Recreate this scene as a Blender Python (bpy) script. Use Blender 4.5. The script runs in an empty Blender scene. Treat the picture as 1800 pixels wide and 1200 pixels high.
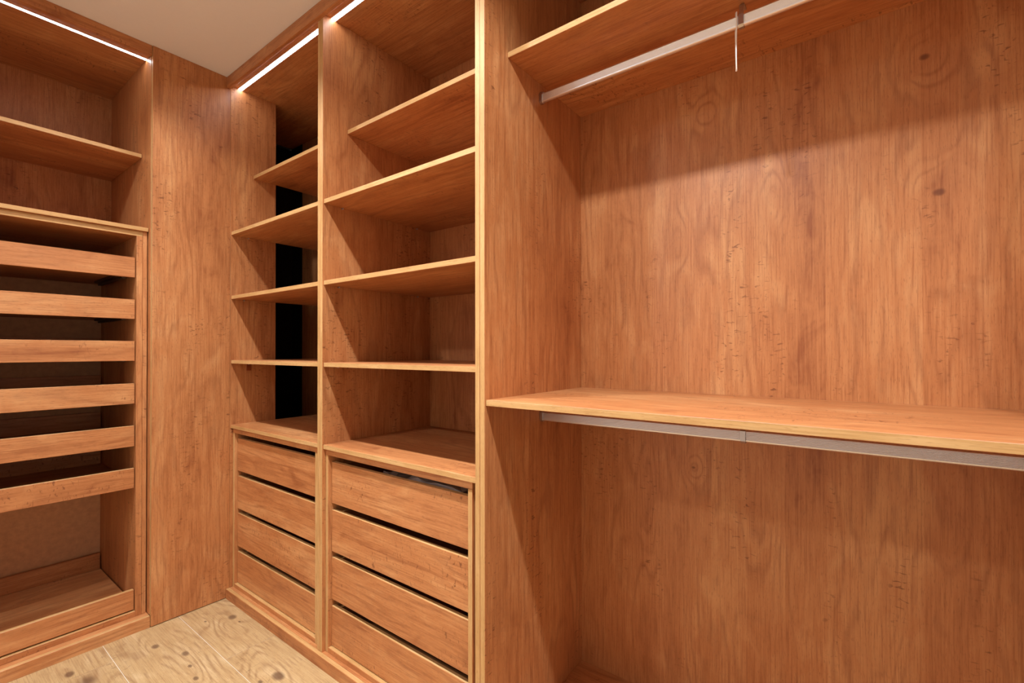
import bpy, bmesh, math, random
from mathutils import Vector, Matrix

random.seed(7)
S = bpy.context.scene
COL = S.collection

# ------------------------------------------------------------------ camera
F_PX, YAW, PITCH, ROLL, CY = 821.1996, math.radians(37.02257), math.radians(0.390389), math.radians(-0.0769443), 610.1262
HC = 1.2539
fw = Vector((math.cos(YAW) * math.cos(PITCH), math.sin(YAW) * math.cos(PITCH), math.sin(PITCH)))
r0 = Vector((math.sin(YAW), -math.cos(YAW), 0))
u0 = r0.cross(fw)
rt = math.cos(ROLL) * r0 + math.sin(ROLL) * u0
up = -math.sin(ROLL) * r0 + math.cos(ROLL) * u0
cd = bpy.data.cameras.new('camera')
cd.sensor_width = 36.0
cd.lens = F_PX * 36.0 / 1800.0
cd.shift_y = (CY - 600.0) / 1800.0
cd.clip_start = 0.02
cam = bpy.data.objects.new('camera', cd)
cam.matrix_world = Matrix(((rt.x, up.x, -fw.x, 0), (rt.y, up.y, -fw.y, 0), (rt.z, up.z, -fw.z, HC), (0, 0, 0, 1)))
COL.objects.link(cam)
S.camera = cam

# ------------------------------------------------------------------ world, lamps, exposure
W = bpy.data.worlds.new('world')
W.use_nodes = True
W.node_tree.nodes['Background'].inputs[0].default_value = (1.0, 0.93, 0.86, 1)
W.node_tree.nodes['Background'].inputs[1].default_value = 0.02
S.world = W
S.view_settings.view_transform = 'Standard'
S.view_settings.look = 'None'
S.view_settings.gamma = 1.0
S.view_settings.exposure = 0.0
S.view_settings.use_curve_mapping = False

SPOT_W = 78.0
CORE_W = 110.0
WIDE_W = 24.0
LED_E = 20.0
SPOT_COL = (0.95, 1.0, 1.05)


def downlight(x, y, w, half, blend):
    l = bpy.data.lights.new('downlight', 'SPOT')
    l.energy = w
    l.color = SPOT_COL
    l.spot_size = math.radians(2 * half)
    l.spot_blend = blend
    l.shadow_soft_size = 0.032 if x > 0 else 0.085
    o = bpy.data.objects.new('downlight', l)
    o.location = (x, y, 2.64)
    COL.objects.link(o)


# recessed ceiling downlights: one row over this aisle, an unseen second row further back, partly added for fill
for ly, k, c, half in ((2.06, 0.46, 0.46, 70), (1.28, 0.58, 0.60, 72), (0.53, 1.0, 0.8, 71), (-0.52, 0.80, 0.30, 58)):
    downlight(0.48, ly, k * SPOT_W, half, 0.5)     # spill of the reflector
    downlight(0.48, ly, c * CORE_W, 44, 0.95)      # bright middle of the beam
for ly, k, c in ((2.06, 3.6, 1.1), (0.55, 0.3, 0.3), (-0.8, 0.25, 0.25)):
    downlight(-1.35, ly, k * WIDE_W, 88, 0.4)
    downlight(-1.35, ly, c * 1.5 * CORE_W, 50, 0.95)  # beam cores of the unseen row, added to raise bounced fill


# ------------------------------------------------------------------ materials
def srgb(r, g, b):
    def f(c):
        c /= 255.0
        return c / 12.92 if c <= 0.04045 else ((c + 0.055) / 1.055) ** 2.4
    return (f(r), f(g), f(b), 1.0)


class NT:
    """small helper for node graphs"""
    def __init__(self, name):
        self.m = bpy.data.materials.new(name)
        self.m.use_nodes = True
        self.t = self.m.node_tree
        self.n = self.t.nodes
        self.bsdf = self.n['Principled BSDF']

    def link(self, a, b):
        self.t.links.new(a, b)

    def new(self, typ, **kw):
        n = self.n.new(typ)
        for k, v in kw.items():
            setattr(n, k, v)
        return n

    def math(self, op, a, b=None, c=None, clamp=False):
        n = self.new('ShaderNodeMath', operation=op)
        n.use_clamp = clamp
        for i, v in enumerate((a, b, c)):
            if v is None:
                continue
            if isinstance(v, (int, float)):
                n.inputs[i].default_value = v
            else:
                self.link(v, n.inputs[i])
        return n.outputs[0]

    def vmul(self, v, s):
        n = self.new('ShaderNodeVectorMath', operation='MULTIPLY')
        self.link(v, n.inputs[0])
        n.inputs[1].default_value = s
        return n.outputs[0]

    def noise(self, v, scale, detail=2.0, rough=0.5, dist=0.0):
        n = self.new('ShaderNodeTexNoise')
        n.noise_dimensions = '3D'
        self.link(self.vmul(v, scale), n.inputs['Vector'])
        n.inputs['Scale'].default_value = 1.0
        n.inputs['Detail'].default_value = detail
        n.inputs['Roughness'].default_value = rough
        n.inputs['Distortion'].default_value = dist
        return n.outputs[0]

    def rng(self, v, a, b, c=0.0, d=1.0):
        n = self.new('ShaderNodeMapRange')
        n.interpolation_type = 'SMOOTHSTEP'
        self.link(v, n.inputs[0])
        for i, x in enumerate((a, b, c, d)):
            n.inputs[i + 1].default_value = x
        return n.outputs[0]

    def mix(self, f, a, b):
        n = self.new('ShaderNodeMix')
        n.data_type = 'RGBA'
        if isinstance(f, (int, float)):
            n.inputs[0].default_value = f
        else:
            self.link(f, n.inputs[0])
        for i, v in ((6, a), (7, b)):
            if isinstance(v, tuple):
                n.inputs[i].default_value = v
            else:
                self.link(v, n.inputs[i])
        return n.outputs[2]


def wood(name, axis, cols, rough=0.42, swirls=(), fine=1.0, spec=0.42, knots=0.0, rings=1.0, strips=1.0, flecks=1.0):
    """procedural oak laminate, grain along axis, pattern fixed to the object's own coordinates"""
    light, mid, dark, fleck = cols
    g = NT(name)
    tc = g.new('ShaderNodeTexCoord')
    oi = g.new('ShaderNodeObjectInfo')
    sep = g.new('ShaderNodeSeparateXYZ')
    g.link(tc.outputs['Object'], sep.inputs[0])
    order = {'z': (0, 1, 2), 'y': (0, 2, 1), 'x': (2, 1, 0)}[axis]
    cmb = g.new('ShaderNodeCombineXYZ')
    if swirls:
        offs = (0.0, 0.0, 0.0)
    else:
        offs = (9.7, 17.3, 31.9)
    for i in range(3):
        g.link(g.math('MULTIPLY_ADD', oi.outputs['Random'], offs[i], sep.outputs[order[i]]), cmb.inputs[i])
    P = cmb.outputs[0]
    s2 = g.new('ShaderNodeSeparateXYZ')
    g.link(P, s2.inputs[0])
    U = g.math('ADD', s2.outputs[0], s2.outputs[1])
    V = s2.outputs[2]
    # ring field: contour lines of u + slow warp
    warp = g.noise(P, (7.0, 7.0, 1.25), 2.0, 0.45)
    warp2 = g.noise(P, (28.0, 28.0, 9.0), 2.0, 0.5)
    field = g.math('ADD', g.math('MULTIPLY', U, 95.0), g.math('MULTIPLY', warp, 46.0))
    field = g.math('ADD', field, g.math('MULTIPLY', warp2, 3.4))
    for (cu, cv, amp, su, sv) in swirls:
        du = g.math('MULTIPLY', g.math('SUBTRACT', U, cu), 1.0 / su)
        dv = g.math('MULTIPLY', g.math('SUBTRACT', V, cv), 1.0 / sv)
        d2 = g.math('ADD', g.math('MULTIPLY', du, du), g.math('MULTIPLY', dv, dv))
        field = g.math('ADD', field, g.math('MULTIPLY', g.math('EXPONENT', g.math('MULTIPLY', d2, -1.0)), amp))
    ring = g.math('MULTIPLY_ADD', g.math('SINE', field), 0.5, 0.5)
    ring = g.math('POWER', ring, 3.0)
    # laminate strips of slightly different tone
    stripn = g.new('ShaderNodeTexWhiteNoise')
    stripn.noise_dimensions = '1D'
    g.link(g.math('FLOOR', g.math('MULTIPLY', U, 9.5)), stripn.inputs['W'])
    strip = stripn.outputs['Value']
    broad = g.noise(P, (5.0, 5.0, 1.1), 3.0, 0.55)
    med = g.noise(P, (24.0, 24.0, 1.5), 3.0, 0.6, 0.4)
    blot = g.noise(P, (11.0, 11.0, 6.0), 3.0, 0.6, 0.8)
    fineg = g.noise(P, (230.0, 230.0, 7.5), 2.0, 0.6)
    pores = g.noise(P, (520.0, 520.0, 60.0), 1.0, 0.5)
    midg = g.noise(P, (110.0, 110.0, 5.0), 3.0, 0.6)
    tone = g.math('MULTIPLY_ADD', broad, 0.9, -0.45)
    tone = g.math('ADD', tone, g.math('MULTIPLY_ADD', med, 0.5, -0.25))
    tone = g.math('ADD', tone, g.math('MULTIPLY_ADD', blot, 0.95, -0.475))
    tone = g.math('ADD', tone, g.math('MULTIPLY_ADD', strip, 0.26 * strips, -0.13 * strips))
    tone = g.math('ADD', tone, g.math('MULTIPLY_ADD', midg, 0.42 * fine, -0.21 * fine))
    tone = g.math('ADD', tone, 0.60, clamp=True)
    c = g.mix(g.rng(tone, 0.0, 0.55), dark, mid)
    c = g.mix(g.rng(tone, 0.5, 1.0), c, light)
    # growth-ring lines, fine grain, pores
    rmask = g.rng(blot, 0.40, 0.60, 0.10, 1.0)
    c = g.mix(g.math('MULTIPLY', g.math('MULTIPLY', ring, rmask), 0.40 * rings), c, dark)
    c = g.mix(g.math('MULTIPLY', g.rng(fineg, 0.50, 0.68), 0.36 * fine), c, dark)
    c = g.mix(g.math('MULTIPLY', g.rng(fineg, 0.32, 0.46, 1.0, 0.0), 0.25 * fine), c, light)
    c = g.mix(g.math('MULTIPLY', g.rng(pores, 0.58, 0.74), 0.28 * fine), c, fleck)
    # medullary flecks: short dashes across the grain, gathered in patches
    fl = g.noise(P, (48.0, 48.0, 120.0), 2.0, 0.5, 0.7)
    flm = g.noise(P, (7.0, 7.0, 1.9), 2.0, 0.5)
    flk = g.math('MULTIPLY', g.rng(fl, 0.60, 0.70), g.rng(flm, 0.50, 0.62))
    c = g.mix(g.math('MULTIPLY', flk, 0.58 * flecks), c, fleck)
    if knots > 0:
        vor = g.new('ShaderNodeTexVoronoi')
        vor.feature = 'F1'
        g.link(g.vmul(P, (5.2, 5.2, 2.4)), vor.inputs['Vector'])
        vor.inputs['Scale'].default_value = 1.0
        kd = g.math('ADD', vor.outputs['Distance'], g.math('MULTIPLY_ADD', warp2, 0.16, -0.08))
        c = g.mix(g.math('MULTIPLY', g.rng(kd, 0.05, 0.17, 1.0, 0.0), knots), c, fleck)
        c = g.mix(g.math('MULTIPLY', g.rng(kd, 0.12, 0.36, 1.0, 0.0), 0.35 * knots), c, dark)
    for (cu, cv, amp, su, sv) in swirls:
        if amp < 0:      # a knot with a dark core
            du = g.math('MULTIPLY', g.math('SUBTRACT', U, cu), 1.0 / (su * 0.18))
            dv = g.math('MULTIPLY', g.math('SUBTRACT', V, cv), 1.0 / (sv * 0.10))
            d2 = g.math('ADD', g.math('MULTIPLY', du, du), g.math('MULTIPLY', dv, dv))
            d2 = g.math('ADD', d2, g.math('MULTIPLY_ADD', warp2, 1.6, -0.8))
            c = g.mix(g.rng(d2, 0.2, 2.4, 0.72, 0.0), c, fleck)
    g.link(c, g.bsdf.inputs['Base Color'])
    g.bsdf.inputs['Roughness'].default_value = rough
    g.bsdf.inputs['Specular IOR Level'].default_value = spec
    bmp = g.new('ShaderNodeBump')
    bmp.inputs['Strength'].default_value = 0.10
    bmp.inputs['Distance'].default_value = 0.001
    hh = g.math('ADD', g.math('MULTIPLY', fineg, 0.8), g.math('MULTIPLY', ring, -0.35))
    g.link(hh, bmp.inputs['Height'])
    g.link(bmp.outputs[0], g.bsdf.inputs['Normal'])
    return g.m


OAK = (srgb(209, 150, 97), srgb(190, 124, 74), srgb(138, 74, 38), srgb(94, 44, 22))
M = {}
for ax in 'xyz':
    M['oak_' + ax] = wood('oak_laminate_' + ax, ax, OAK)
    M['edge_' + ax] = wood('edge_banding_' + ax, ax,
                           (srgb(212, 170, 116), srgb(198, 152, 96), srgb(172, 126, 74), srgb(142, 96, 52)),
                           rough=0.5, rings=0.0, strips=0.0, flecks=0.0, fine=1.3, spec=0.3)
PALE = (srgb(212, 184, 140), srgb(190, 157, 111), srgb(140, 101, 65), srgb(84, 56, 44))
PLANK_KW = dict(rough=0.38, strips=0.0, rings=1.5, flecks=0.8, fine=1.1)
M['plank'] = wood('wood_effect_plank', 'y', PALE, knots=0.85, **PLANK_KW)


def plain(name, col, rough=0.5, metal=0.0, noise=0.06, scale=60.0, spec=0.5):
    g = NT(name)
    tc = g.new('ShaderNodeTexCoord')
    n = g.noise(tc.outputs['Object'], (scale, scale, scale), 3.0, 0.6)
    dk = tuple(c * (1 - noise * 2.5) for c in col[:3]) + (1.0,)
    g.link(g.mix(n, dk, tuple(min(1.0, c * (1 + noise)) for c in col[:3]) + (1.0,)), g.bsdf.inputs['Base Color'])
    g.bsdf.inputs['Roughness'].default_value = rough
    g.bsdf.inputs['Metallic'].default_value = metal
    g.bsdf.inputs['Specular IOR Level'].default_value = spec
    return g.m


M['paint'] = plain('ceiling_paint', srgb(232, 226, 220), 0.9, noise=0.01, spec=0.2)
M['wallpaint'] = plain('wall_paint', srgb(240, 236, 232), 0.9, noise=0.01, spec=0.2)
M['void'] = plain('void_shade_board', srgb(30, 18, 12), 0.9, noise=0.2, spec=0.1)  # near-black colour stands in for the shade of the corner void
M['grout'] = plain('pale_grout', srgb(238, 226, 208), 0.9, noise=0.03)
M['hardboard'] = plain('hardboard_back', srgb(216, 164, 120), 0.75, noise=0.14, scale=40.0, spec=0.25)
M['alu'] = plain('brushed_aluminium', srgb(240, 240, 243), 0.42, 1.0, noise=0.02)
M['steel'] = plain('dull_steel', srgb(190, 182, 178), 0.3, 1.0, noise=0.05)
M['runner'] = plain('dark_runner_steel', srgb(92, 84, 80), 0.42, 0.9, noise=0.08)
M['clip'] = plain('brown_plastic', srgb(140, 66, 28), 0.4, 0.0, noise=0.03)
M['whiteplastic'] = plain('white_plastic', srgb(240, 228, 216), 0.4, 0.0, noise=0.02)
M['greycloth'] = plain('grey_sheet', srgb(190, 182, 180), 0.6, 0.0, noise=0.08, scale=20.0)
gl = NT('led_diffuser')
gl.bsdf.inputs['Base Color'].default_value = (0.9, 0.9, 0.9, 1)
gl.bsdf.inputs['Emission Color'].default_value = (0.97, 0.98, 1.0, 1)
gl.bsdf.inputs['Emission Strength'].default_value = LED_E
M['led'] = gl.m


# ------------------------------------------------------------------ helpers
def link(name, me, parent=None, loc=(0, 0, 0)):
    o = bpy.data.objects.new(name, me)
    COL.objects.link(o)
    if parent is not None:
        o.parent = parent
    o.location = loc
    return o


def tag(o, label=None, cat=None, group=None, kind=None):
    for k, v in (('label', label), ('category', cat), ('group', group), ('kind', kind)):
        if v:
            o[k] = v
    return o


def thing(name, loc, label, cat, group=None):
    o = bpy.data.objects.new(name, None)
    o.empty_display_size = 0.1
    COL.objects.link(o)
    o.location = loc
    return tag(o, label, cat, group)


def origin(p):
    """world position of the origin of a part's parent chain (no rotations are used)"""
    v = Vector((0, 0, 0))
    while p is not None:
        v += p.location
        p = p.parent
    return v


def box_bm(bm, x0, x1, y0, y1, z0, z1, off, bev=0.0009, mi=0, edge=''):
    t = bmesh.new()
    bmesh.ops.create_cube(t, size=1.0)
    for v in t.verts:
        v.co = Vector((x0 + (v.co.x + 0.5) * (x1 - x0), y0 + (v.co.y + 0.5) * (y1 - y0), z0 + (v.co.z + 0.5) * (z1 - z0))) - off
    t.normal_update()
    key = {'x-': (-1, 0, 0), 'x+': (1, 0, 0), 'y-': (0, -1, 0), 'y+': (0, 1, 0), 'z-': (0, 0, -1), 'z+': (0, 0, 1)}
    want = [Vector(key[e]) for e in edge.split()] if edge else []
    for f in t.faces:
        f.material_index = 1 if any(f.normal.dot(w) > 0.9 for w in want) else mi
    if bev:
        bmesh.ops.bevel(t, geom=list(t.edges), offset=min(bev, 0.2 * min(x1 - x0, y1 - y0, z1 - z0)), segments=1, affect='EDGES', clamp_overlap=True)
    me = bpy.data.meshes.new('tmp')
    t.to_mesh(me)
    t.free()
    bm.from_mesh(me)
    bpy.data.meshes.remove(me)


def board(name, x, y, z, grain, parent=None, edge='', mat=None, bev=0.0009, loc=None, edgemat=None):
    """one board between world ranges x, y, z; edge = banded faces. loc shifts the part's own origin (relative to its parent)."""
    l = Vector(loc) if loc else Vector((0, 0, 0))
    off = (origin(parent) if parent is not None else Vector((0, 0, 0))) + l
    bm = bmesh.new()
    box_bm(bm, *x, *y, *z, off, bev, 0, edge)
    me = bpy.data.meshes.new(name)
    bm.to_mesh(me)
    bm.free()
    me.materials.append(M[mat] if mat else M['oak_' + grain])
    me.materials.append(M[edgemat] if edgemat else M['edge_' + grain])
    return link(name, me, parent, l)


def mesh_obj(name, bm, mat, parent=None, loc=(0, 0, 0), smooth=False):
    me = bpy.data.meshes.new(name)
    bm.normal_update()
    bm.to_mesh(me)
    bm.free()
    me.materials.append(M[mat])
    if smooth:
        for p in me.polygons:
            p.use_smooth = True
    return link(name, me, parent, loc)


def dup(o, parent=None):
    c = o.copy()
    COL.objects.link(c)
    if parent is not None:
        c.parent = parent
    for ch in list(o.children):
        dup(ch, c)
    return c


# ------------------------------------------------------------------ key planes (metres, floor z = 0)
XF, XB = 1.0395, 1.622        # fronts and back of the long run
PX0 = 1.0215                  # plinth and cornice face of the long run
YW = 2.590                    # face of the corner panel
ZB = 0.048                    # top of the plinth
ZT = 2.615                    # underside of the top panels
CEIL = 2.651

# ------------------------------------------------------------------ room shell
def slab(name, x, y, z, mat):
    bm = bmesh.new()
    box_bm(bm, *x, *y, *z, Vector((0, 0, 0)), 0)
    return tag(mesh_obj(name, bm, mat), kind='structure')


floor = slab('floor', (-1.95, 1.70), (-1.45, 3.36), (-0.08, -0.0012), 'grout')
slab('ceiling', (-1.95, 1.70), (-1.45, 3.36), (CEIL, CEIL + 0.08), 'paint')
slab('wall_right', (1.642, 1.70), (-1.45, 3.36), (-0.0012, CEIL), 'wallpaint')
slab('wall_back', (-1.95, 1.642), (3.28, 3.36), (-0.0012, CEIL), 'wallpaint')
slab('wall_left', (-1.95, -1.88), (-1.45, 3.28), (-0.0012, CEIL), 'wallpaint')
slab('wall_front', (-1.88, 1.642), (-1.45, -1.38), (-0.0012, CEIL), 'wallpaint')

# wood-effect planks laid towards the corner panel, pale joints between them
# knots of the nearest planks: x, y, ring strength, width, length
KNOTS = ((0.677, 2.409, -18, 0.055, 0.16), (0.736, 2.253, -16, 0.055, 0.18), (0.719, 2.150, -10, 0.03, 0.10), (0.705, 2.051, -12, 0.04, 0.12),
         (0.971, 2.384, -20, 0.075, 0.20), (0.940, 2.305, 26, 0.060, 0.13), (0.879, 2.445, -6, 0.022, 0.07), (0.974, 2.318, -6, 0.022, 0.07),
         (0.901, 1.811, -24, 0.085, 0.26), (0.845, 1.833, -8, 0.03, 0.10), (0.419, 2.470, -16, 0.06, 0.18))
PWID, J = 0.2758, 0.0010
proto = None
for i in range(11):
    xa = 1.0957 - (i + 1) * PWID
    start = 2.0795 - (i % 3) * 0.42 if i else 2.0795
    cuts = sorted([start + k * 1.19 for k in range(-4, 3)])
    for a, b in zip(cuts[:-1], cuts[1:]):
        a, b = max(a, -1.37), min(b, 2.70)
        if b - a < 0.05:
            continue
        x0, x1 = max(xa + J, -1.87), xa + PWID - J
        if x1 - x0 < 0.03:
            continue
        bm = bmesh.new()
        box_bm(bm, x0, x1, a + J, b - J, -0.0011, 0.0, Vector(((x0 + x1) / 2, a, 0)), 0.0005)
        cx = (x0 + x1) / 2
        here = [(kx - cx, ky - a, amp, su, sv) for kx, ky, amp, su, sv in KNOTS if x0 < kx < x1 and a < ky < b]
        mat = 'plank'
        if here:
            mat = 'plank_knotty_%d_%d' % (i, int(a * 100))
            M[mat] = wood('wood_effect_plank_knotty', 'y', PALE, swirls=here, **PLANK_KW)
        mesh_obj('plank', bm, mat, floor, (cx, a, 0))


# ------------------------------------------------------------------ LED strips
def led(name, x, y, z, label):
    t = thing(name, ((x[0] + x[1]) / 2, (y[0] + y[1]) / 2, z), label, 'light', 'led strips under the cabinet tops')
    along_y = (y[1] - y[0]) > (x[1] - x[0])
    bm = bmesh.new()
    o = origin(t)
    if along_y:
        box_bm(bm, x[0], x[0] + 0.002, *y, z - 0.002, z - 0.0002, o, 0)
        box_bm(bm, x[1] - 0.002, x[1], *y, z - 0.002, z - 0.0002, o, 0)
    else:
        box_bm(bm, *x, y[0], y[0] + 0.002, z - 0.002, z - 0.0002, o, 0)
        box_bm(bm, *x, y[1] - 0.002, y[1], z - 0.002, z - 0.0002, o, 0)
    mesh_obj('channel', bm, 'alu', t)
    bm = bmesh.new()
    if along_y:
        box_bm(bm, x[0] + 0.002, x[1] - 0.002, *y, z - 0.0026, z - 0.0004, o, 0)
    else:
        box_bm(bm, *x, y[0] + 0.002, y[1] - 0.002, z - 0.0026, z - 0.0004, o, 0)
    mesh_obj('diffuser', bm, 'led', t)
    return t


# ------------------------------------------------------------------ long run: open shelf columns
def pin_mesh():
    bm = bmesh.new()
    bmesh.ops.create_cone(bm, cap_ends=True, segments=10, radius1=0.0026, radius2=0.0026, depth=0.010,
                          matrix=Matrix.Rotation(math.pi / 2, 4, 'X'))
    bmesh.ops.create_uvsphere(bm, u_segments=8, v_segments=6, radius=0.0034, matrix=Matrix.Translation((0, -0.005, 0)))
    me = bpy.data.meshes.new('shelf_pin')
    bm.to_mesh(me)
    bm.free()
    me.materials.append(M['steel'])
    return me


PIN = pin_mesh()
SHELVES = ((2.167, 2.185, 1.1525), (1.847, 1.865, 1.0445), (1.5185, 1.5365, 1.0445), (1.189, 1.2065, 1.0445))
COUNTER = (0.859, 0.877)


def pin(parent, x, y, z):
    return link('shelf_pin', PIN, parent, Vector((x, y, z)) - origin(parent))


def column(name, y0, y1, label, corner):
    """open column between side faces y0 < y1 (clear width)"""
    t = thing(name, (XF, (y0 + y1) / 2, ZB), label, 'cabinet', None)
    board('side_panel', (XF, XB), (y0 - 0.018, y0), (ZB, 2.633), 'z', t, 'x-')
    if corner:
        board('side_panel', (XF, 1.2705), (y1, y1 + 0.018), (ZB, 2.648), 'z', t, 'x- x+')
    else:
        board('side_panel', (XF, XB), (y1, y1 + 0.018), (ZB, 2.633), 'z', t, 'x-')
    ye = y1 if corner else y1
    board('top_panel', (XF + 0.0005, XB), (y0, 3.085 if corner else ye), (ZT, ZT + 0.018), 'y', t, 'x-')
    board('bottom_panel', (XF, XB), (y0 - 0.018, ye + (0.0 if corner else 0.018)), (0.030, ZB), 'y', t, 'x-', edgemat=None)
    back_hi = 2.953 if corner else y1 + 0.018
    board('back_panel', (XB, XB + 0.010), (y0 - 0.018, back_hi), (0.030, 2.64), 'z', t)
    for z0, z1, xf in SHELVES:
        board('shelf', (xf, XB), (y0 + 0.0006, ye - 0.0006), (z0, z1), 'y', t, 'x-')
    board('counter_shelf', (1.0435, XB), (y0 + 0.0006, ye - 0.0006), COUNTER, 'y', t, 'x-')
    return t


C1 = column('corner_shelf_cabinet', 1.774, 2.590, 'brown oak open shelf column in the corner, its side panel ending at a black void', True)
C2 = column('shelf_cabinet', 0.921, 1.7375, 'brown oak open shelf column between the corner column and the hanging space', False)
# dead corner behind the column: its deep shade painted as near-black boards
board('void_shade_panel', (0.75, 1.6255), (3.09, 3.10), (0.05, 2.605), 'z', C1, mat='void')
board('void_shade_panel', (1.626, 1.636), (2.956, 3.10), (0.05, 2.640), 'z', C1, mat='void')
board('void_shade_panel', (0.7295, 0.7395), (2.610, 3.088), (0.05, 2.640), 'z', C1, mat='void')

for x, z in ((1.125, 1.8435), (1.1035, 1.515), (1.126, 1.1845)):
    pin(C1, x, 2.586, z)
for px in ((1.1255, 1.8435), (1.53, 1.8435), (1.109, 1.515), (1.535, 1.515), (1.105, 1.1855)):
    pin(C2, px[0], 1.7335, px[1])
# brown safety clip hanging under the lowest shelf of the corner column
bm = bmesh.new()
o = origin(C1)
box_bm(bm, 1.116, 1.140, 2.580, 2.5895, 1.176, 1.1885, o, 0.0015)
box_bm(bm, 1.118, 1.141, 2.5855, 2.5895, 1.150, 1.177, o, 0.0012)
tag(mesh_obj('shelf_clip', bm, 'clip', C1), 'brown plastic clip under the shelf end')

# ------------------------------------------------------------------ long run: hanging section
HY0, HY1 = -0.384, 0.884
WR = thing('hanging_wardrobe', (XF, (HY0 + HY1) / 2, ZB), 'tall brown oak hanging wardrobe section with two shelves and a wide plain back', 'wardrobe')
board('side_panel', (XF, XB), (HY1, HY1 + 0.0182), (ZB, 2.633), 'z', WR, 'x-')
board('side_panel', (XF, XB), (HY0 - 0.018, HY0), (ZB, 2.633), 'z', WR, 'x-')
board('top_panel', (XF + 0.0005, XB), (HY0, HY1), (ZT, ZT + 0.018), 'y', WR, 'x-')
board('bottom_panel', (XF, XB), (HY0 - 0.018, HY1 + 0.0182), (0.030, 0.0485), 'y', WR, 'x-')
wc = origin(WR)
# figure in the big back panel: (u, v) measured in the panel's own coordinates, u = x + y
ux = XB - wc.x
SW = []
for (yy, zz, amp, su, sv) in ((0.215, 1.70, 16.0, 0.055, 0.10), (-0.13, 2.02, -20.0, 0.05, 0.07), (-0.155, 1.66, -22.0, 0.055, 0.08),
                              (0.50, 1.62, 13.0, 0.03, 0.09), (0.62, 0.72, 12.0, 0.03, 0.22), (0.26, 0.70, 15.0, 0.05, 0.30),
                              (-0.05, 0.55, 14.0, 0.04, 0.22), (0.46, 0.86, -14.0, 0.03, 0.04), (0.42, 2.04, 12.0, 0.05, 0.05),
                              (-0.17, 0.85, 14.0, 0.05, 0.16)):
    SW.append((yy - wc.y + ux, zz - wc.z, amp, su, sv))
M['oak_figured'] = wood('oak_figured_back', 'z', OAK, swirls=SW)
board('back_panel', (XB, XB + 0.010), (HY0 - 0.018, HY1 + 0.0182), (0.030, 2.64), 'z', WR, mat='oak_figured')
board('shelf', (1.1525, XB), (HY0, HY1), (2.167, 2.185), 'y', WR, 'x-')
board('shelf', (1.0445, XB), (HY0, HY1), (1.092, 1.1095), 'y', WR, 'x-')


# ------------------------------------------------------------------ clothes rails
def rail_profile():
    pts = []
    w, h = 0.0075, 0.0155
    n = 9
    # front face (x-) ridged, from bottom to top
    for k in range(n * 2 + 1):
        z = -h * 0.66 + (h * 1.32) * k / (n * 2)
        pts.append((-w + (0.0014 if k % 2 else 0.0), z))
    for a in range(1, 8):
        t = math.pi - a * math.pi / 8
        pts.append((w * math.cos(t), h * 0.70 + h * 0.30 * math.sin(t)))
    pts += [(w, h * 0.66), (w, -h * 0.66)]
    for a in range(1, 8):
        t = -a * math.pi / 8
        pts.append((w * math.cos(t), -h * 0.70 + h * 0.30 * math.sin(t)))
    return pts


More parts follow.
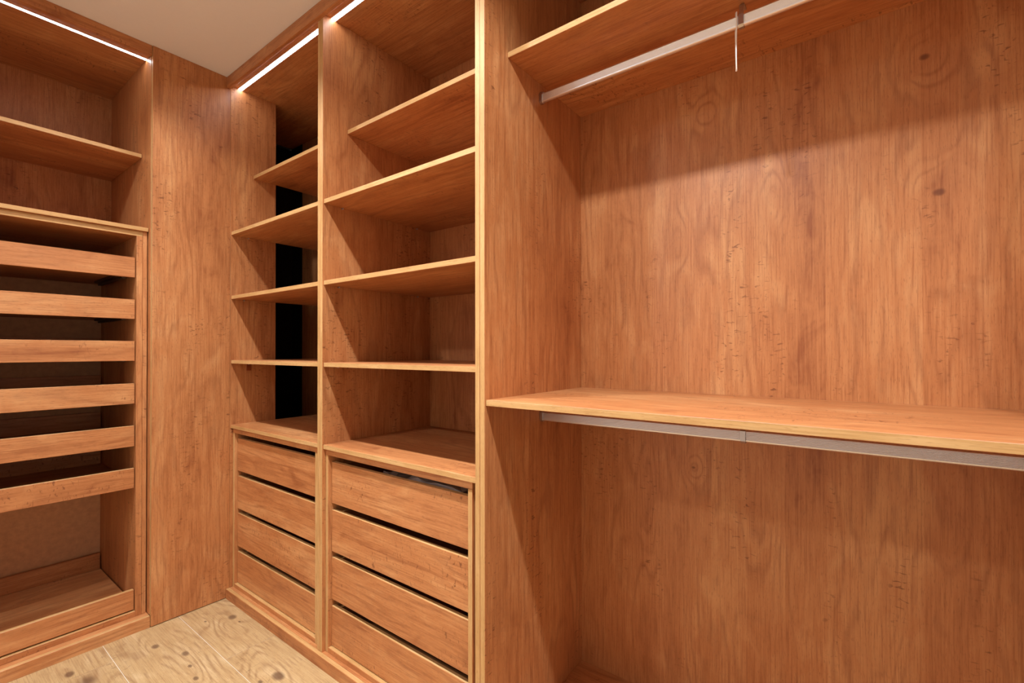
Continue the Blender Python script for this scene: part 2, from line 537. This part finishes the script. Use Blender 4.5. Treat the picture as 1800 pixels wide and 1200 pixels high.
def clothes_rail(x, zc, zshelf, label):
    t = thing('clothes_rail', (x, (HY0 + HY1) / 2, zc), label, 'clothes rail', 'clothes rails under the wardrobe shelves')
    o = origin(t)
    prof = rail_profile()
    bm = bmesh.new()
    ya, yb = HY0 + 0.001 - o.y, HY1 - 0.0015 - o.y
    A = [bm.verts.new((px, ya, pz)) for px, pz in prof]
    B = [bm.verts.new((px, yb, pz)) for px, pz in prof]
    n = len(prof)
    for i in range(n):
        bm.faces.new((A[i], A[(i + 1) % n], B[(i + 1) % n], B[i]))
    bm.faces.new(A)
    bm.faces.new(list(reversed(B)))
    bmesh.ops.recalc_face_normals(bm, faces=bm.faces)
    mesh_obj('rod', bm, 'alu', t)
    # end cups on the side panels
    for s, yy in ((1, HY1 - o.y), (-1, HY0 - o.y)):
        bm = bmesh.new()
        y0, y1 = sorted((yy - s * 0.0005, yy - s * 0.011))
        prof2 = []
        for a in range(9):
            tt = math.pi + a * math.pi / 8
            prof2.append((0.0105 * math.cos(tt), -0.0085 + 0.0105 * math.sin(tt)))
        prof2 += [(0.0105, 0.0135), (0.0135, 0.022), (-0.004, 0.022), (-0.0105, 0.0135)]
        A = [bm.verts.new((px, y0, pz)) for px, pz in prof2]
        B = [bm.verts.new((px, y1, pz)) for px, pz in prof2]
        m = len(prof2)
        for i in range(m):
            bm.faces.new((A[i], A[(i + 1) % m], B[(i + 1) % m], B[i]))
        bm.faces.new(A)
        bm.faces.new(list(reversed(B)))
        bmesh.ops.recalc_face_normals(bm, faces=bm.faces)
        cup = mesh_obj('end_bracket', bm, 'steel', t)
        bm = bmesh.new()
        bmesh.ops.create_uvsphere(bm, u_segments=8, v_segments=6, radius=0.0028,
                                  matrix=Matrix.Translation((0.002, yy - s * 0.0115, 0.0195)))
        mesh_obj('screw', bm, 'steel', cup, smooth=True)
    # centre support: strap from the shelf, wrapped round the front of the rod
    top = zshelf - zc - 0.0003
    path = [(0.036, top - 0.0008), (0.008, top - 0.0008), (0.002, top - 0.006), (-0.003, 0.024), (-0.004, 0.0175),
            (-0.0092, 0.0135), (-0.0092, -0.0125), (-0.0045, -0.0172), (0.0045, -0.0172), (0.0088, -0.0125)]
    bm = bmesh.new()
    yc = 0.2528 - o.y
    th = 0.0011
    rows = []
    for i, (px, pz) in enumerate(path):
        q0 = Vector(path[max(i - 1, 0)])
        q1 = Vector(path[min(i + 1, len(path) - 1)])
        d = (q1 - q0).normalized()
        nrm = Vector((d.y, -d.x)) * th
        hw = 0.0062 if i > 3 else 0.0056
        rows.append([bm.verts.new((px + sx * nrm.x, yc + sy * hw, pz + sx * nrm.y)) for sx, sy in ((0, -1), (0, 1), (1, 1), (1, -1))])
    for a, b in zip(rows[:-1], rows[1:]):
        for k in range(4):
            bm.faces.new((a[k], a[(k + 1) % 4], b[(k + 1) % 4], b[k]))
    bm.faces.new(rows[0])
    bm.faces.new(list(reversed(rows[-1])))
    bmesh.ops.recalc_face_normals(bm, faces=bm.faces)
    mesh_obj('center_bracket', bm, 'steel', t)
    return t


clothes_rail(1.337, 2.1165, 2.167, 'ribbed aluminium clothes rail under the upper shelf, with a white tie round it')
clothes_rail(1.337, 1.0305, 1.092, 'ribbed aluminium clothes rail under the lower shelf, just behind its edge')

# white tie looped over the upper rail, seen almost edge-on
tie = thing('cable_tie', (1.337, 0.2655, 2.134), 'thin white cable tie hanging in a long loop from the upper clothes rail', 'cable tie')
loop = []
for k in range(40):
    a = 2 * math.pi * k / 40
    zz = 2.0675 + 0.0775 * math.sin(a)
    hw = 0.0100 if zz > 2.10 else 0.0085 + 0.002 * math.sin((2.10 - zz) / 0.11 * math.pi)
    sc = max(0.0, 1 - abs(math.sin(a)) ** 9) ** 0.5 if abs(math.sin(a)) < 1 else 0.0
    xs = (1 if math.cos(a) > 0 else -1) * hw * sc
    loop.append(Vector((1.337 + xs, 0.2655 + xs * 0.17 + 0.0008 * math.sin(a * 2 + 0.6) + (0.0012 if math.cos(a) > 0 else -0.0006), zz)) - origin(tie))
bm = bmesh.new()
rows = []
for i, p in enumerate(loop):
    d = (loop[(i + 1) % 40] - loop[i - 1]).normalized()
    n1 = d.cross(Vector((0, 1, 0))).normalized()
    rows.append([bm.verts.new(p + n1 * 0.0006 * sx + Vector((0, 1, 0)) * 0.0014 * sy) for sx, sy in ((-1, -1), (-1, 1), (1, 1), (1, -1))])
for i in range(40):
    a, b = rows[i], rows[(i + 1) % 40]
    for k in range(4):
        bm.faces.new((a[k], a[(k + 1) % 4], b[(k + 1) % 4], b[k]))
bmesh.ops.recalc_face_normals(bm, faces=bm.faces)
mesh_obj('strap', bm, 'whiteplastic', tie)

# ------------------------------------------------------------------ drawer chests standing in the two columns
CX0, CX1 = 1.054, 1.56
CW = 0.7915


def drawer(parent, y0, y1, z0, z1):
    d = board('drawer', (1.069, 1.087), (y0, y1), (z0, z1), 'y', parent, 'z+ y- y+')
    for ya, yb in ((y0 + 0.012, y0 + 0.024), (y1 - 0.024, y1 - 0.012)):
        board('drawer_side', (1.087, 1.53), (ya, yb), (z0 + 0.012, z1 - 0.012), 'x', d, 'z+')
    board('drawer_back', (1.518, 1.53), (y0 + 0.024, y1 - 0.024), (z0 + 0.02, z1 - 0.03), 'y', d)
    board('drawer_bottom', (1.087, 1.518), (y0 + 0.024, y1 - 0.024), (z0 + 0.014, z0 + 0.022), 'y', d)
    return d


def chest(y1, label):
    y0 = y1 - CW
    t = thing('drawer_chest', (CX0, (y0 + y1) / 2, ZB), label, 'drawers', 'drawer chests in the shelf columns')
    board('side_panel', (CX0, CX1), (y1 - 0.018, y1), (ZB, 0.8345), 'z', t, 'x-')
    board('side_panel', (CX0, CX1), (y0, y0 + 0.018), (ZB, 0.8345), 'z', t, 'x-')
    board('top_panel', (CX0, CX1), (y0, y1), (0.8345, 0.8588), 'y', t)
    board('bottom_panel', (CX0, CX1), (y0 + 0.018, y1 - 0.018), (ZB, 0.0678), 'y', t, 'z+')
    board('back_panel', (CX1, CX1 + 0.006), (y0, y1), (ZB, 0.8588), 'z', t)
    for z0, z1 in ((0.0705, 0.2285), (0.256, 0.4235), (0.4475, 0.613), (0.6408, 0.8056)):
        drawer(t, y0 + 0.0195, y1 - 0.0195, z0, z1)
    return t


D2 = chest(1.7370, 'oak chest of four plain drawers below the column next to the hanging space')
D1 = dup(D2)
D1.location.y += 2.5885 - 1.7370
tag(D1, 'oak chest of four plain drawers below the corner column, beside the tall panel')
# narrow infill strips between chest and upright
board('filler_strip', (1.062, 1.078), (0.9212, 0.9425), (ZB + 0.0003, 0.8588), 'z', C2, 'x-')
board('filler_strip', (1.062, 1.078), (1.7742, 1.7935), (ZB + 0.0003, 0.8588), 'z', C1, 'x-')


def crumple(name, x, y, z, label, seed):
    rnd = random.Random(seed)
    t = thing(name, ((x[0] + x[1]) / 2, (y[0] + y[1]) / 2, z[0]), label, 'bag')
    bm = bmesh.new()
    bmesh.ops.create_cube(bm, size=1.0)
    bmesh.ops.subdivide_edges(bm, edges=list(bm.edges), cuts=4, use_grid_fill=True)
    o = origin(t)
    for v in bm.verts:
        q = Vector((x[0] + (v.co.x + 0.5) * (x[1] - x[0]), y[0] + (v.co.y + 0.5) * (y[1] - y[0]), z[0] + (v.co.z + 0.5) * (z[1] - z[0])))
        if v.co.z > -0.45:
            q += Vector((rnd.uniform(-0.01, 0.01), rnd.uniform(-0.012, 0.012), rnd.uniform(-0.014, 0.004)))
        v.co = q - o
    mesh_obj('body', bm, 'greycloth', t)
    return t


crumple('folded_bag', (1.106, 1.38), (1.03, 1.31), (0.6635, 0.806), 'large grey folded bag lying in the top drawer beside the hanging space', 3)
crumple('folded_bag', (1.106, 1.34), (1.345, 1.44), (0.6635, 0.800), 'small grey folded bag in the same top drawer, nearer its middle', 5)

# ------------------------------------------------------------------ plinth and cornice of the long run, corner panel
def run_board(name, x, y, z, grain, edge, label, cat, base=None):
    t = board(name, x, y, z, grain, None, edge, loc=((x[0] + x[1]) / 2, (y[0] + y[1]) / 2, z[0]))
    return tag(t, label, cat)


run_board('plinth', (PX0, XF - 0.0004), (HY0 - 0.018, YW - 0.0005), (0.0, ZB), 'y', 'z+', 'low oak plinth strip along the floor under the drawer chests', 'plinth')
run_board('cornice', (PX0, XF - 0.0004), (HY0 - 0.018, YW - 0.0005), (2.595, CEIL - 0.0004), 'y', '', 'oak cornice strip under the ceiling above the open shelf columns', 'cornice')
run_board('tall_oak_board', (0.711, 1.0388), (YW, YW + 0.018), (0.0030, CEIL - 0.0006), 'z', 'x-', 'tall plain oak board closing the corner from floor to ceiling', 'board')

# ------------------------------------------------------------------ end wall: shelf cabinet with pull-out trays
LX0, LX1 = -0.20, 0.711
YF, YB = 2.613, 3.258
LC = thing('end_shelf_cabinet', ((LX0 + LX1) / 2, YF, 0.05), 'brown oak shelf cabinet on the end wall, standing over a set of pull-out trays', 'cabinet')
board('side_panel', (LX1, LX1 + 0.018), (YF, YB), (0.05, 2.648), 'z', LC, 'y-')
board('side_panel', (LX0 - 0.018, LX0), (YF, YB), (0.05, 2.648), 'z', LC, 'y-')
board('top_panel', (LX0, LX1), (YF + 0.0005, YB), (2.618, 2.636), 'x', LC, 'y-')
board('bottom_panel', (LX0 - 0.018, LX1 - 0.0008), (YF, YB), (0.032, 0.0505), 'x', LC, 'y-')
board('back_panel', (LX0 - 0.018, LX1 + 0.018), (YB, YB + 0.010), (0.032, 2.64), 'z', LC)
board('shelf', (LX0, LX1 - 0.001), (2.7415, YB), (2.1722, 2.1902), 'x', LC, 'y-')
board('shelf', (LX0, LX1 - 0.003), (2.632, YB), (1.8025, 1.8200), 'x', LC, 'y-')
board('filler_strip', (0.6907, 0.7070), (2.6455, 2.668), (0.0506, 1.8018), 'z', LC)

TY = 2.645
TC0, TC1 = -0.158, 0.690
TC = thing('tray_chest', ((TC0 + TC1) / 2, TY, 0.0508), 'oak carcass of seven shallow pull-out trays with a big gap above the lowest', 'tray unit')
board('side_panel', (0.668, TC1), (TY, 3.245), (0.0508, 1.778), 'z', TC)
board('side_panel', (TC0, TC0 + 0.022), (TY, 3.245), (0.0508, 1.778), 'z', TC, 'y-')
board('top_panel', (TC0, TC1), (TY, 3.245), (1.778, 1.8018), 'x', TC, 'y-')
board('bottom_panel', (TC0 + 0.022, 0.668), (TY, 3.245), (0.0508, 0.0748), 'x', TC, 'z+')
board('back_panel', (TC0, TC1), (3.245, 3.252), (0.0508, 1.80), 'x', TC, mat='hardboard')


def tray(parent, zb, ht):
    d = board('tray', (TC0 + 0.0245, 0.6648), (2.655, 2.673), (zb, zb + ht), 'x', parent, 'z+ x+')
    board('tray_base', (TC0 + 0.03, 0.6625), (2.673, 3.215), (zb + 0.016, zb + 0.032), 'x', d)
    board('tray_back', (TC0 + 0.03, 0.6625), (3.215, 3.233), (zb + 0.016, zb + 0.112), 'x', d)
    for xa in (0.607, TC0 + 0.034):
        bm = bmesh.new()
        o = origin(d)
        box_bm(bm, xa, xa + 0.050, 2.690, 3.08, zb + 0.004, zb + 0.0155, o, 0.001)
        box_bm(bm, xa + 0.018, xa + 0.034, 2.690, 3.10, zb - 0.004, zb + 0.004, o, 0.001)
        mesh_obj('runner', bm, 'runner', d)
    return d


for z0, z1 in ((0.0810, 0.1700), (0.6315, 0.7205), (0.8205, 0.9135), (1.0145, 1.1060), (1.2090, 1.2990), (1.3995, 1.4880), (1.5890, 1.6800)):
    tray(TC, z0, z1 - z0)

run_board('plinth', (LX0 - 0.018, LX1 - 0.0015), (2.594, YF - 0.0004), (0.0, 0.0512), 'x', 'z+', 'low oak plinth strip along the floor under the pull-out trays', 'plinth')
run_board('cornice', (LX0 - 0.018, LX1 - 0.0015), (2.594, YF - 0.0004), (2.605, CEIL - 0.0004), 'x', '', 'oak cornice strip under the ceiling above the end wall cabinet', 'cornice')

# ------------------------------------------------------------------ LED strips (they hang from the top panels)
led('led_strip', (1.0740, 1.0960), (1.7755, 2.5885), ZT, 'lit white LED strip across the top of the corner shelf column')
led('led_strip', (1.0740, 1.0960), (0.9225, 1.7360), ZT, 'lit white LED strip across the top of the column beside the hanging space')
led('led_strip', (LX0 + 0.002, LX1 - 0.002), (2.668, 2.686), 2.618, 'lit white LED strip across the top of the end wall cabinet')
